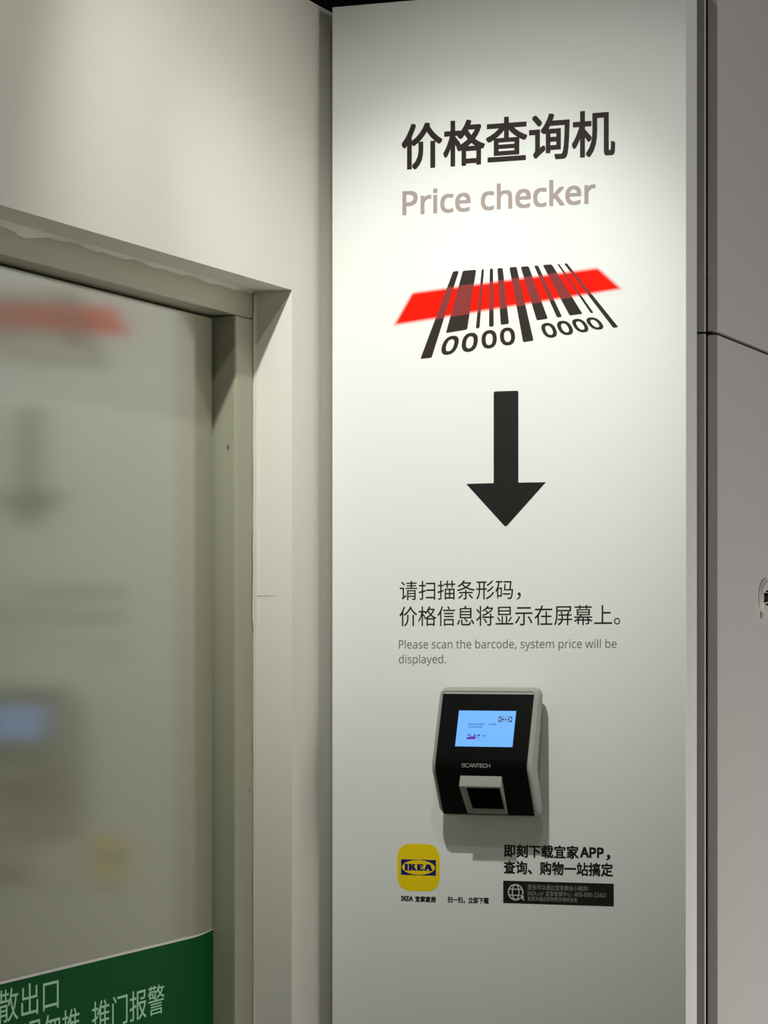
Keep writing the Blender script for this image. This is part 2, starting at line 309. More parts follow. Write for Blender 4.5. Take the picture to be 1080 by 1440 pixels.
def text_into(bm, text, x0, x1, z0, z1, y0, y1, offset=0.0, skew=0.0, xc=0.0):
    """text whose ink fills the rectangle x0..x1, z0..z1 of a vertical plane, extruded y0 (back) to y1 (front);
    a bold weight is the outline thickened by `offset` em on every side"""
    vs, fs = text_verts(text)
    ax, bx = min(v[0] for v in vs) - offset, max(v[0] for v in vs) + offset
    az, bz = min(v[1] for v in vs) - offset, max(v[1] for v in vs) + offset
    shifts = [(0, 0)]
    if offset:
        q = offset * 0.97
        shifts = [(-q, -q), (q, -q), (q, q), (-q, q), (offset, 0), (-offset, 0), (0, offset), (0, -offset)]
    for n, (dx, dz) in enumerate(shifts):
        tmp = bmesh.new()
        vv = []
        for x, z in vs:
            X = x0 + (x + dx - ax) / (bx - ax) * (x1 - x0)
            Z = z0 + (z + dz - az) / (bz - az) * (z1 - z0) + skew * (X - xc)
            vv.append(tmp.verts.new((X, y0, Z)))
        for f in fs:
            try:
                tmp.faces.new([vv[i] for i in f])
            except ValueError:
                pass
        bmesh.ops.remove_doubles(tmp, verts=tmp.verts, dist=1e-7)
        r = bmesh.ops.extrude_face_region(tmp, geom=list(tmp.faces))
        for g in r["geom"]:
            if isinstance(g, bmesh.types.BMVert):
                g.co.y = y1 - 0.000004 * n
        me = bpy.data.meshes.new("tmp")
        bmesh.ops.recalc_face_normals(tmp, faces=tmp.faces)
        tmp.to_mesh(me)
        tmp.free()
        bm.from_mesh(me)
        bpy.data.meshes.remove(me)


# ------------------------------------------------------------------ materials
WALL = material("wall_paint", srgb(226, 223, 212), 0.6, 0.3, noise=0.02, nscale=3, bump=0.06, bscale=220)
DOORPAINT = material("door_paint", srgb(146, 146, 125), 0.14, 0.5, ior=2.4)
FRAMEPAINT = material("frame_paint", srgb(158, 158, 136), 0.4, 0.5, noise=0.03, nscale=9, bump=0.08, bscale=120)
CAULK = material("caulk", srgb(205, 203, 190), 0.6, 0.3)
PANEL = material("panel_laminate", srgb(232, 233, 228), 0.45, 0.35)
CLAD = material("cladding_laminate", srgb(204, 199, 196), 0.5, 0.35, noise=0.015, nscale=2)
DARK = material("dark_ceiling", srgb(20, 20, 18), 0.9, 0.1)
FLOORM = material("floor_concrete", srgb(150, 146, 138), 0.5, 0.4, noise=0.08, nscale=4)
INK = material("dark_ink", srgb(46, 36, 34), 0.5, 0.15)
BLACKINK = material("black_ink", srgb(24, 24, 22), 0.5, 0.3)
GREYINK = material("taupe_ink", srgb(164, 150, 146), 0.5, 0.3)
SMALLINK = material("grey_ink", srgb(118, 116, 108), 0.5, 0.3)
WHITEINK = material("white_ink", srgb(205, 205, 198), 0.5, 0.3)
YELLOW = material("yellow_ink", srgb(246, 214, 0), 0.5, 0.3)
BLUE = material("blue_ink", srgb(14, 20, 110), 0.5, 0.3)
GREEN = material("green_plate", srgb(0, 76, 30), 0.4, 0.06)
MINT = material("mint_ink", srgb(160, 205, 172), 0.5, 0.3)
CASE = material("device_case", srgb(158, 160, 150), 0.45, 0.4, bump=0.05, bscale=700)
GLOSSBLACK = material("black_front", srgb(5, 6, 6), 0.28, 0.2)
HOLE = material("scan_window", srgb(4, 4, 4), 0.3, 0.05)
SCREEN = material("screen_lit", srgb(60, 90, 140), 0.3, 0.3, emit=srgb(112, 178, 255), estr=0.95)
SCREENINK = material("screen_text", srgb(20, 30, 70), 0.4, 0.3, emit=srgb(44, 78, 150), estr=0.8)
SCREENPALE = material("screen_pale", srgb(80, 110, 160), 0.4, 0.3, emit=srgb(150, 200, 240), estr=0.8)
SCREENPURPLE = material("screen_purple", srgb(60, 20, 80), 0.4, 0.3, emit=srgb(96, 50, 150), estr=0.8)
LOGOGREY = material("maker_mark", srgb(150, 152, 150), 0.4, 0.4)
WHITEPLASTIC = material("white_plastic", srgb(212, 213, 205), 0.35, 0.5)
SOCKET = material("dark_socket", srgb(50, 44, 42), 0.4, 0.4)

# ------------------------------------------------------------------ room
XL = -1.525          # face of the left wall
XD = -1.6154         # face of the door leaf
XF = -1.583          # face of the door frame
YJ = 3.606           # far jamb of the doorway
YF = 3.545           # inner face of the frame's far post
ZO = 2.027           # head of the doorway
ZF = 1.9885          # underside of the frame head
YP = 3.702           # face of the sign panel
XP = -1.5033         # left edge of the sign panel

bm = bmesh.new()
box(bm, -4.2, 4.5, -2.5, 6.0, -0.06, 0.0)
structure(finish(bm, "floor", FLOORM))
bm = bmesh.new()
box(bm, -4.2, 4.5, -2.5, 6.0, 3.9, 3.95)
structure(finish(bm, "ceiling", DARK))
bm = bmesh.new()
box(bm, -4.2, 4.5, 5.9, 6.0, 0, 3.9)
structure(finish(bm, "wall_back", DARK))

# left wall with the doorway cut out of it (near jamb is off to the left of the picture)
YN = 2.40
bm = bmesh.new()
box(bm, -1.70, XL, -2.0, YN, 0, 2.445)
box(bm, -1.70, XL, YN, YJ, ZO, 2.445)
box(bm, -1.70, XL, YJ, 3.83, 0, 2.445)
wl = structure(finish(bm, "wall_left", WALL))

# door 1: painted leaf
bm = bmesh.new()
box(bm, XD - 0.04, XD, YN + 0.064, YF - 0.0075, 0.008, ZF - 0.004, bevel=0.0022, seg=3)
door = structure(finish(bm, "door_1", DOORPAINT, smooth=True))

# frame: far post, near post, head, as one welded steel frame
bm = bmesh.new()
box(bm, -1.668, XF, YF, YJ, 0, ZF, bevel=0.004, seg=3)
box(bm, -1.668, XF, YN, YN + 0.061, 0, ZF, bevel=0.004, seg=3)
box(bm, -1.668, XF - 0.0006, YN, YJ, ZF, ZO, bevel=0.003, seg=3)
frame = structure(finish(bm, "trim_1", FRAMEPAINT, smooth=True))

# uneven filler where the frame meets the plaster
bm = bmesh.new()
n = 90
rows = []
for i in range(n + 1):
    y = YN + 0.07 + (YJ - 0.004 - YN - 0.07) * i / n
    h = 0.0035 + 0.0022 * math.sin(i * 0.7) * math.sin(i * 0.23) + random.uniform(0, 0.0012)
    if 2.86 < y < 2.99:
        h += 0.008 * (1 - abs((y - 2.925) / 0.065)) ** 0.6
    d = 0.0025 + random.uniform(0, 0.001)
    rows.append([bm.verts.new(p) for p in ((XF - 0.001, y, ZO - h), (XF + d, y, ZO - h * 0.4), (XF + d * 1.6, y, ZO + 0.0005))])
for a, b in zip(rows, rows[1:]):
    for k in range(2):
        bm.faces.new((a[k], b[k], b[k + 1], a[k + 1]))
n = 110
rows = []
for i in range(n + 1):
    z = 0.02 + (ZO - 0.004 - 0.02) * i / n
    h = 0.0028 + 0.0016 * math.sin(i * 0.9) * math.sin(i * 0.31) + random.uniform(0, 0.001)
    if 1.56 < z < 1.68:
        h += 0.003
    rows.append([bm.verts.new(p) for p in ((XF + 0.001, YJ - h, z), (XF + 0.0025, YJ - h * 0.5, z), (XF + 0.005, YJ + 0.0005, z))])
for a, b in zip(rows, rows[1:]):
    for k in range(2):
        bm.faces.new((a[k], b[k], b[k + 1], a[k + 1]))
finish(bm, "caulk_bead", CAULK, frame, smooth=True)

# small chips in the paint of post and jamb
bm = bmesh.new()
for (y, z, s) in ((3.563, 1.806, 0.0016), (3.5625, 1.803, 0.0012), (3.590, 1.327, 0.0013)):
    pts = ellipse(y, z, s, s * 1.6, 9)
    vs = [bm.verts.new((XF + 0.0004 if y > 3.58 else XF - 0.013, YF - 0.0004 if y < 3.58 else yy, zz)) for yy, zz in pts]
    if y < 3.58:
        for v, (yy, zz) in zip(vs, pts):
            v.co = Vector((XF - 0.012 + (yy - y), YF - 0.0003, zz))
    bm.faces.new(vs)
finish(bm, "paint_chips", material("bare_steel", srgb(92, 90, 74), 0.6, 0.3), frame)

# hairline crack across the plaster reveal
bm = bmesh.new()
up = [(-1.578 + 0.0064 * k, 1.6005 + random.uniform(-0.0004, 0.0004) - 0.0001 * k) for k in range(6)]
prism(bm, up + [(x, z - 0.0012 + 0.00018 * k) for k, (x, z) in enumerate(up)][::-1], YJ - 0.0001, YJ + 0.002)
finish(bm, "hairline_crack", material("crack_grey", srgb(150, 148, 136), 0.7, 0.2), wl)

# backing board behind the sign and the cladding box at its right
bm = bmesh.new()
box(bm, -1.49, -0.9803, 3.789, 3.7955, 0, 1.9635, bevel=0.001)
box(bm, -1.49, -0.9803, 3.789, 3.7955, 1.9665, 2.43, bevel=0.001)
structure(finish(bm, "trim_2", CLAD, smooth=True))
XR = -0.9643
bm = bmesh.new()
box(bm, -0.9796, XR, 3.80, 4.95, 0, 1.9625, bevel=0.0015)
box(bm, -0.9796, XR, 3.80, 4.95, 1.9675, 2.60, bevel=0.0015)
wr = structure(finish(bm, "wall_right", CLAD, smooth=True))
bm = bmesh.new()
box(bm, -0.9780, XR - 0.010, 3.808, 4.93, 1.9620, 1.9680)
finish(bm, "seam_filler", SOCKET, wr)

# ------------------------------------------------------------------ green push-plate sign on the door
bm = bmesh.new()
PX = XD + 0.0006


def top_edge(y):
    t = max(0.0, (y - 3.46) / 0.08)
    return 1.1325 + 0.0055 * t * t


ys = [2.47 + (3.5370 - 2.47) * i / 60 for i in range(61)]


def plate(bm, lower, upper, x0, x1):
    prev = None
    for y in ys:
        cur = [bm.verts.new(p) for p in ((x0, y, lower(y)), (x1, y, lower(y)), (x1, y, upper(y)), (x0, y, upper(y)))]
        if prev:
            for k in range(4):
                bm.faces.new((prev[k], cur[k], cur[(k + 1) % 4], prev[(k + 1) % 4]))
        else:
            bm.faces.new(cur)
        prev = cur
    bm.faces.new(list(reversed(prev)))


plate(bm, lambda y: 0.985, lambda y: top_edge(y), XD + 0.0004, XD + 0.0014)
sign = finish(bm, "exit_sign_plate", GREEN)
thing(sign, "green fire exit sign band with pale lettering across the painted door", "exit sign")
bm = bmesh.new()
rim = lambda y: 0.0032 * max(0.12, 1 - max(0, (y - 3.45) / 0.085) ** 1.3)
plate(bm, lambda y: top_edge(y) - 0.0002, lambda y: top_edge(y) + rim(y), XD + 0.0004, XD + 0.0018)
finish(bm, "rim", WHITEINK, sign)["label"] = "thin white top edge strip"


def door_text(name, text, y0, y1, z0, z1):
    bm = bmesh.new()
    text_into(bm, text, y0, y1, z0, z1, 0, -0.0003)
    # swing the run from the x/z plane onto the door face
    for v in bm.verts:
        y, d, z = v.co.x, v.co.y, v.co.z
        v.co = Vector((XD + 0.00145 - d, y, z))
    return finish(bm, name, MINT, sign)


P1 = 0.0537
door_text("lettering", "安全疏散出口", 3.0585 + .0195 - 6 * P1 + 0.008, 3.0585 + 0.0195, 1.0855, 1.1255)
door_text("lettering", "推门报警", 3.1926 - 0.0245, 3.3548 + 0.0245, 1.0425, 1.0815)
door_text("lettering", "非紧急情况勿推", 3.111 + 0.0235 - 7 * 0.0505 + 0.002, 3.111 + 0.0235, 1.0415, 1.0810)

# ------------------------------------------------------------------ sign panel
bm = bmesh.new()
box(bm, 0, 0.5195, 0, 0.058, 0.0, 2.4405, bevel=0.0012)
panel = finish(bm, "sign_panel", PANEL, loc=(XP, YP, 0), smooth=True)
thing(panel, "tall white price checker sign panel with barcode picture and black arrow", "sign panel")

SK = 0.005


def pm(u, z):          # print coordinates in millimetres -> panel metres
    return u / 1000.0, z / 1000.0


def printed(name, runs, mat, parent=None, front=0.00025, back=0.0):
    bm = bmesh.new()
    for (t, u0, u1, z0, z1, off) in runs:
        text_into(bm, t, u0 / 1000, u1 / 1000, z0 / 1000, z1 / 1000, -back, -front, off, SK, 0.26)
    return finish(bm, name, mat, parent or panel)


def pz(u, z):
    return (u / 1000, z / 1000 + SK * (u / 1000 - 0.26))


printed("lettering", [("价格查询机", 106.1, 419.3, 2202.0, 2266.9, 0.019)], INK)["label"] = "bold dark Chinese headline lettering"
printed("lettering", [("Price checker", 107.2, 391.4, 2138.0, 2174.5, 0.019)], GREYINK)["label"] = "pale taupe English headline lettering"
printed("lettering", [("请扫描条形码，", 103.3, 283.0, 1594.2, 1622.0, 0.0)], INK)
printed("lettering", [("价格信息将显示在屏幕上。", 102.8, 426.3, 1558.0, 1586.3, 0.0)], INK)
printed("lettering", [("Please scan the barcode, system price will be", 101.9, 421.3, 1522.9, 1539.0, 0.0)], SMALLINK)["label"] = "grey English instruction lettering"
printed("lettering", [("displayed.", 101.9, 172.5, 1502.2, 1518.0, 0.0)], SMALLINK)["label"] = "grey English instruction lettering"

# barcode picture: black bars and slanted zeros
BARS = [[(183.4, 2055.5), (191.7, 2055.6), (151.1, 1935.7), (134.3, 1934.6)],
        [(197.8, 2055.6), (217.4, 2056.0), (204.1, 1973.0), (172.5, 1969.5)],
        [(225.7, 2056.2), (229.0, 2056.0), (222.4, 1974.4), (216.9, 1973.8)],
        [(237.7, 2056.4), (242.2, 2056.4), (243.3, 1975.7), (236.4, 1975.4)],
        [(248.8, 2056.4), (256.5, 2056.5), (265.7, 1978.3), (253.7, 1977.4)],
        [(266.4, 2056.8), (276.7, 2057.1), (301.7, 1953.4), (286.5, 1951.7)],
        [(282.9, 2056.8), (294.4, 2057.0), (322.4, 1982.9), (306.4, 1981.2)],
        [(302.5, 2057.3), (308.1, 2057.3), (343.0, 1984.4), (335.8, 1983.9)],
        [(315.1, 2057.6), (328.1, 2057.8), (372.5, 1987.3), (354.0, 1985.8)],
        [(336.2, 2057.7), (338.6, 2057.9), (388.2, 1988.2), (384.6, 1987.6)],
        [(345.9, 2058.0), (349.9, 2058.2), (423.7, 1966.8), (416.6, 1965.9)]]
ZEROS = [((178.7, 1952.0), (12.0, 0.7), (-4.0, -13.2)), ((208.0, 1954.9), (11.7, 0.6), (-1.9, -13.3)),
         ((236.6, 1958.0), (11.2, 0.7), (0.1, -12.8)), ((263.6, 1960.8), (11.0, 0.6), (1.0, -12.4)),
         ((324.3, 1966.7), (10.1, 0.5), (4.2, -10.4)), ((347.3, 1969.0), (10.0, 0.6), (4.9, -10.0)),
         ((369.3, 1971.3), (9.6, 0.5), (5.8, -9.5)), ((390.2, 1973.2), (9.4, 0.6), (6.7, -8.7))]
BAND = [(121.3, 2029.1), (91.8, 1981.3), (431.4, 2018.7), (395.0, 2051.5)]


def band_material(name, base, over, soft):
    """print colour: `over` inside the soft-edged beam, `base` outside it (object coordinates of the panel)"""
    m = material(name, base, 0.5, 0.06)
    nt = m.node_tree
    b = nt.nodes["Principled BSDF"]
    tc = nt.nodes.new("ShaderNodeTexCoord")
    c = Vector((sum(p[0] for p in BAND) / 4, sum(p[1] for p in BAND) / 4))
    last = None
    for i in range(4):
        p, q = Vector(BAND[i]), Vector(BAND[(i + 1) % 4])
        nrm = Vector((-(q - p).y, (q - p).x)).normalized()
        if (c - p).dot(nrm) < 0:
            nrm = -nrm
        d = nt.nodes.new("ShaderNodeVectorMath")
        d.operation = 'DOT_PRODUCT'
        d.inputs[1].default_value = (nrm.x, 0, nrm.y)
        nt.links.new(tc.outputs["Object"], d.inputs[0])
        mr = nt.nodes.new("ShaderNodeMapRange")
        mr.interpolation_type = 'SMOOTHSTEP'
        off = p.dot(nrm)
        mr.inputs["From Min"].default_value = (off - soft * 0.35) / 1000
        mr.inputs["From Max"].default_value = (off + soft * 0.85) / 1000
        nt.links.new(d.outputs["Value"], mr.inputs["Value"])
        if last is None:
            last = mr.outputs[0]
        else:
            mu = nt.nodes.new("ShaderNodeMath")
            mu.operation = 'MULTIPLY'
            nt.links.new(last, mu.inputs[0])
            nt.links.new(mr.outputs[0], mu.inputs[1])
            last = mu.outputs[0]
    mx = nt.nodes.new("ShaderNodeMix")
    mx.data_type = 'RGBA'
    mx.inputs[6].default_value = base
    mx.inputs[7].default_value = over
    nt.links.new(last, mx.inputs[0])
    nt.links.new(mx.outputs[2], b.inputs["Base Color"])
    return m


bm = bmesh.new()
prism(bm, [pz(u, z) for u, z in [(115, 2031), (86, 1979), (438, 2014.5), (397.5, 2054.5)]], 0.0, -0.00012)
finish(bm, "scan_beam", band_material("beam_ink", srgb(232, 233, 228), (0.86, 0.010, 0.002, 1), 6.0), panel)["label"] = "red soft-edged scan beam print"
bm = bmesh.new()
for b in BARS:
    prism(bm, rounded([pz(*p) for p in b], 0.0022, 3), 0.0, -0.0003)
for c, h, v in ZEROS:
    def zero(sx, sy):
        return [pz(c[0] + h[0] * sx * a + v[0] * sy * s, c[1] + h[1] * sx * a + v[1] * sy * s) for a, s in ellipse(0, 0, 1, 1, 36, 0.86)]
    ring_prism(bm, zero(1, 1), zero(0.47, 0.63), 0.0, -0.0003)
finish(bm, "barcode_picture", band_material("bar_ink", srgb(54, 47, 43), srgb(136, 58, 56), 1.2), panel)["label"] = "black barcode picture with slanted zeros"

# big arrow
bm = bmesh.new()
pts = [(243.3, 1884.8), (279.5, 1884.8), (279.5, 1757.0), (319.6, 1756.8), (260.9, 1695.2), (202.7, 1756.6), (243.3, 1757.0)]
pts = [pz(u, z - (u - 260) * SK) for u, z in pts]
rp = []
for i, p in enumerate(pts):
    r = {0: 0.003, 1: 0.003, 4: 0.004}.get(i)
    if r:
        tri = rounded([pts[i - 1], p, pts[(i + 1) % len(pts)]], r, 4)
        rp += tri[5:10]
    else:
        rp.append(p)
prism(bm, rp, 0.0, -0.0003)
finish(bm, "arrow_print", BLACKINK, panel)["label"] = "big black arrow pointing down"

# download block
printed("lettering", [("即刻下载宜家", 258.4, 367.0, 1235.6, 1254.0, 0.026), ("APP", 369.0, 402.9, 1237.8, 1252.4, 0.04), ("，", 406.6, 412.4, 1234.8, 1242.6, 0.02)], BLACKINK)["label"] = "bold black Chinese download lettering"
printed("lettering", [("查询、购物一站搞定", 257.9, 416.2, 1212.4, 1231.2, 0.026)], BLACKINK)["label"] = "bold black Chinese download lettering"

bm = bmesh.new()
prism(bm, [pz(257.3, 1171.7), pz(417.3, 1171.7), pz(417.3, 1202.9), pz(257.3, 1202.9)], 0.0, -0.0002)
strip = finish(bm, "info_strip", BLACKINK, panel)
strip["label"] = "black contact strip with globe symbol"
# globe with a pointer
bm = bmesh.new()
gx, gz, R = 275.6, 1187.3, 10.6


def stroke(bm, pts, w, y0, y1, closed=False):
    n = len(pts)
    L, Rr = [], []
    for i in range(n):
        a = Vector(pts[i - 1] if (i or closed) else pts[i])
        b = Vector(pts[(i + 1) % n] if (i < n - 1 or closed) else pts[i])
        t = (b - a).normalized()
        nn = Vector((-t.y, t.x)) * w / 2
        p = Vector(pts[i])
        L.append(tuple(p + nn))
        Rr.append(tuple(p - nn))
    if closed:
        ring_prism(bm, L, Rr, y0, y1)
    else:
        prism(bm, L + Rr[::-1], y0, y1)


stroke(bm, [pz(*p) for p in ellipse(gx, gz, R, R, 40)], 0.0017, -0.0002, -0.0004, True)
stroke(bm, [pz(*p) for p in ellipse(gx, gz, R * 0.45, R, 32)], 0.0014, -0.0002, -0.00042, True)
for dz, hw in ((4.2, 9.4), (-4.2, 9.4)):
    stroke(bm, [pz(gx - hw, gz + dz), pz(gx + hw, gz + dz)], 0.0014, -0.0002, -0.00044)
finish(bm, "globe_symbol", WHITEINK, strip)
bm = bmesh.new()
cx, cz = 283.2, 1184.2
arrow = [(0, 0), (5.4, -2.9), (3.2, -3.6), (5.4, -7.2), (3.6, -8.2), (1.6, -4.6), (0.2, -6.4)]
big = [(-1.2, 1.6), (7.6, -2.6), (4.8, -4.0), (7.0, -7.4), (3.4, -9.8), (1.6, -6.6), (-0.8, -9.0)]
prism(bm, [pz(cx + a, cz + b) for a, b in big], -0.0002, -0.0005)
pk = finish(bm, "pointer_outline", BLACKINK, strip)
bm = bmesh.new()
prism(bm, [pz(cx + a, cz + b) for a, b in arrow], -0.0002, -0.0006)
finish(bm, "pointer_symbol", WHITEINK, strip)
SMALLW = material("faint_white_ink", srgb(150, 150, 144), 0.5, 0.3)
printed("lettering", [("您也可以通过宜家微信小程序/", 293.0, 381.4, 1191.3, 1198.6, 0.0)], SMALLW, strip, 0.0004, 0.0002)
printed("lettering", [("IKEA.cn/", 293.0, 316.5, 1183.5, 1189.2, 0.0), ("宜家客服中心", 319.0, 356.5, 1183.3, 1190.0, 0.0), (":400-800-2345/", 359.5, 406.7, 1183.5, 1189.6, 0.0)], SMALLW, strip, 0.0004, 0.0002)
printed("lettering", [("宜家天猫店获取更多相关信息", 293.0, 365.2, 1175.9, 1182.2, 0.0)], SMALLW, strip, 0.0004, 0.0002)

# app icon
bm = bmesh.new()
prism(bm, rounded([pz(99.7, 1184.6), pz(163.3, 1184.6), pz(163.3, 1251.4), pz(99.7, 1251.4)], 0.0215, 8), 0.0, -0.0002)
icon = finish(bm, "app_icon", YELLOW, panel)
icon["label"] = "yellow rounded app icon with blue oval emblem"
bm = bmesh.new()
prism(bm, [pz(105.2, 1207.0), pz(157.6, 1207.0), pz(157.6, 1229.1), pz(105.2, 1229.1)], -0.0002, -0.0003)
finish(bm, "emblem_ground", BLUE, icon)
bm = bmesh.new()
prism(bm, [pz(*p) for p in ellipse(131.4, 1218.1, 24.8, 10.3, 48)], -0.0003, -0.0004)
finish(bm, "emblem_oval", YELLOW, icon)


def slab_letters(x0, x1, z0, z1):
    """heavy slab-serif I K E A as polygons in unit boxes"""
    I = [[(0, 0), (1.0, 0), (1.0, .15), (.92, .19), (.92, .81), (1.0, .85), (1.0, 1), (0, 1), (0, .85), (.08, .81), (.08, .19), (0, .15)]]
    K = [[(0, 0), (1.0, 0), (1.0, .15), (.92, .19), (.92, .40), (1.20, .15), (1.14, 0), (2.30, 0), (2.30, .15), (2.14, .19), (1.56, .62), (1.92, .85), (1.98, 1), (1.10, 1), (1.10, .86), (1.16, .82), (.92, .62), (.92, .81), (1.0, .85), (1.0, 1), (0, 1), (0, .85), (.08, .81), (.08, .19), (0, .15)]]
    E = [[(0, 0), (1.82, 0), (1.88, .40), (1.62, .40), (1.52, .22), (.92, .22), (.92, .40), (1.40, .40), (1.40, .62), (.92, .62), (.92, .78), (1.50, .78), (1.58, .62), (1.82, .62), (1.80, 1), (0, 1), (0, .85), (.08, .81), (.08, .19), (0, .15)]]
    A = [[(0, 0), (.88, 0), (.88, .14), (.78, .18), (.84, .30), (1.36, .30), (1.42, .18), (1.30, .14), (1.30, 0), (2.52, 0), (2.52, .15), (2.40, .19), (1.74, 1), (.74, 1), (.12, .19), (0, .15)]]
    xs = 0.0
    out = []
    for L, w in ((I, 1.0), (K, 2.3), (E, 1.88), (A, 2.52)):
        for poly in L:
            out.append([(x + xs, z) for x, z in poly])
        xs += w + 0.16
    tot = xs - 0.16
    return [[(x0 + x / tot * (x1 - x0), z0 + z * (z1 - z0)) for x, z in p] for p in out]


bm = bmesh.new()
for p in slab_letters(110.6, 152.8, 1213.6, 1222.8):
    prism(bm, [pz(*q) for q in p], -0.0004, -0.0005)
# open triangle of the A
finish(bm, "emblem_letters", BLUE, icon)

printed("lettering", [("IKEA", 105.2, 123.2, 1170.2, 1177.4, 0.045), ("宜家家居", 126.3, 157.6, 1169.4, 1177.8, 0.034)], BLACKINK)
printed("lettering", [("扫一扫，立即下载", 175.1, 236.1, 1169.6, 1178.6, 0.034)], BLACKINK)

# ------------------------------------------------------------------ price checker device
DX, DZ = -1.2539, 1.2945          # centre in x, bottom in z
HW, HH = 0.073, 0.1782            # half width, height
ZK = 0.0685                       # height of the bend


def bend(z, top, mid, bot):
    def lin(zz):
        return mid + (top - mid) * (zz - ZK) / (HH - ZK) if zz > ZK else mid + (bot - mid) * (ZK - zz) / ZK
    w = 0.007
    return sum(lin(z + w * k) for k in (-1, -.5, 0, .5, 1)) / 5


def qf(z):
    return bend(z, 0.038, 0.075, 0.038)


def qb(z):
    return bend(z, 0.014, 0.042, 0.014)


NC, NS = 6, 34


def outline(inset, rad):
    """closed outline; the left and right columns share their z values"""
    w, h0, h1 = HW - inset, inset, HH - inset
    r = max(rad - inset, 0.0012)
    right = []
    for k in range(NC + 1):
        a = -math.pi / 2 + math.pi / 2 * k / NC
        right.append((w - r + r * math.cos(a), h0 + r + r * math.sin(a)))
    for k in range(1, NS):
        right.append((w, h0 + r + (h1 - h0 - 2 * r) * k / NS))
    for k in range(NC + 1):
        a = math.pi / 2 * k / NC
        right.append((w - r + r * math.cos(a), h1 - r + r * math.sin(a)))
    return right + [(-x, z) for x, z in right[::-1]]


def half_count():
    return 2 * (NC + 1) + NS - 1


def shell(bm, rings, close_last=True):
    """rings: list of (outline, y-function)"""
    loops = [[bm.verts.new((x, yf(z), z)) for x, z in ol] for ol, yf in rings]
    n = len(loops[0])
    for a, b in zip(loops, loops[1:]):
        for i in range(n):
            j = (i + 1) % n
            bm.faces.new((a[i], a[j], b[j], b[i]))
    for lp in ((loops[0], loops[-1]) if close_last else (loops[0],)):
        h = half_count()
        for i in range(h - 1):
            bm.faces.new((lp[i], lp[i + 1], lp[n - 2 - i], lp[n - 1 - i]))
    return loops


bm = bmesh.new()
shell(bm, [(outline(0.006, 0.012), lambda z: -qb(z) + 0.001),
           (outline(0.0015, 0.012), lambda z: -qb(z) - 0.0015),
           (outline(0.0, 0.012), lambda z: -qb(z) - 0.006),
           (outline(0.0, 0.012), lambda z: -qf(z) + 0.0065),
           (outline(0.0012, 0.012), lambda z: -qf(z) + 0.003),
           (outline(0.0035, 0.012), lambda z: -qf(z) + 0.0006),
           (outline(0.0052, 0.011), lambda z: -qf(z) + 0.0),
           (outline(0.0056, 0.011), lambda z: -qf(z) + 0.0012),
           (outline(0.0064, 0.011), lambda z: -qf(z) + 0.0012),
           (outline(0.0068, 0.011), lambda z: -qf(z) + 0.0004)])
dev = finish(bm, "price_scanner", CASE, loc=(DX, YP, DZ), smooth=True)
thing(dev, "grey-white price scanner with black face and lit blue screen, mounted below the instructions", "price scanner")
# mount between case and panel
bm = bmesh.new()
bm2 = bm
box(bm, -0.045, 0.045, -0.034, 0.0, 0.045, 0.085, bevel=0.002)
box(bm, -0.045, 0.045, -0.022, 0.0, 0.085, 0.140, bevel=0.002)
finish(bm, "wall_mount", CASE, dev, smooth=True)

# black face follows the bend
def sheet(bm, x0f, x1f, z0, z1, lift, thick, rows=28):
    prev = None
    for k in range(rows + 1):
        z = z0 + (z1 - z0) * k / rows
        y = -qf(z)
        a, b = x0f(z), x1f(z)
        cur = [bm.verts.new(p) for p in ((a, y - lift, z), (b, y - lift, z), (b, y - lift + thick, z), (a, y - lift + thick, z))]
        if prev:
            for i in range(4):
                bm.faces.new((prev[i], cur[i], cur[(i + 1) % 4], prev[(i + 1) % 4]))
        else:
            bm.faces.new(cur)
        prev = cur
    bm.faces.new(list(reversed(prev)))


BX = HW - 0.0068
bm = bmesh.new()
sheet(bm, lambda z: -BX, lambda z: BX, 0.0022, HH - 0.0092, 0.0004, 0.002)
face = finish(bm, "face_panel", GLOSSBLACK, dev, smooth=True)
face["label"] = "glossy black bent face"

# the upper face is flat: work on it with (x, s) coordinates, s = z measured on the face
def on_face(x, z, lift):
    return Vector((x, -qf(z) - lift, z))


def face_poly(bm, pts, lift, thick=0.0004):
    a = [bm.verts.new(on_face(x, z, lift)) for x, z in pts]
    b = [bm.verts.new(on_face(x, z, lift - thick)) for x, z in pts]
    n = len(pts)
    bm.faces.new(a)
    bm.faces.new(list(reversed(b)))
    for i in range(n):
        bm.faces.new((a[i], b[i], b[(i + 1) % n], a[(i + 1) % n]))


def face_rect(bm, x0, x1, z0, z1, lift, thick=0.0004):
    face_poly(bm, [(x0, z0), (x1, z0), (x1, z1), (x0, z1)], lift, thick)


SX0, SX1, SZ0, SZ1 = -0.0398, 0.0432, 0.0974, 0.1463
bm = bmesh.new()
face_rect(bm, SX0, SX1, SZ0, SZ1, 0.0008)
scr = finish(bm, "screen", SCREEN, dev)
scr["label"] = "lit pale blue screen"


def sc(fx, fz):
    return SX0 + fx * (SX1 - SX0), SZ0 + fz * (SZ1 - SZ0)


# emblem in the screen's corner
bm = bmesh.new()
face_poly(bm, [sc(.712, .69), sc(.945, .69), sc(.945, .845), sc(.712, .845)], 0.0010)
em = finish(bm, "screen_emblem", SCREENINK, scr)
bm = bmesh.new()
face_poly(bm, [sc(*p) for p in ellipse(.8285, .767, .106, .070, 32)], 0.0012)
finish(bm, "screen_oval", SCREENPALE, scr)
bm = bmesh.new()
for p in slab_letters(.745, .912, .730, .803):
    face_poly(bm, [sc(*q) for q in p], 0.0014)
finish(bm, "screen_emblem_letters", SCREENINK, scr)
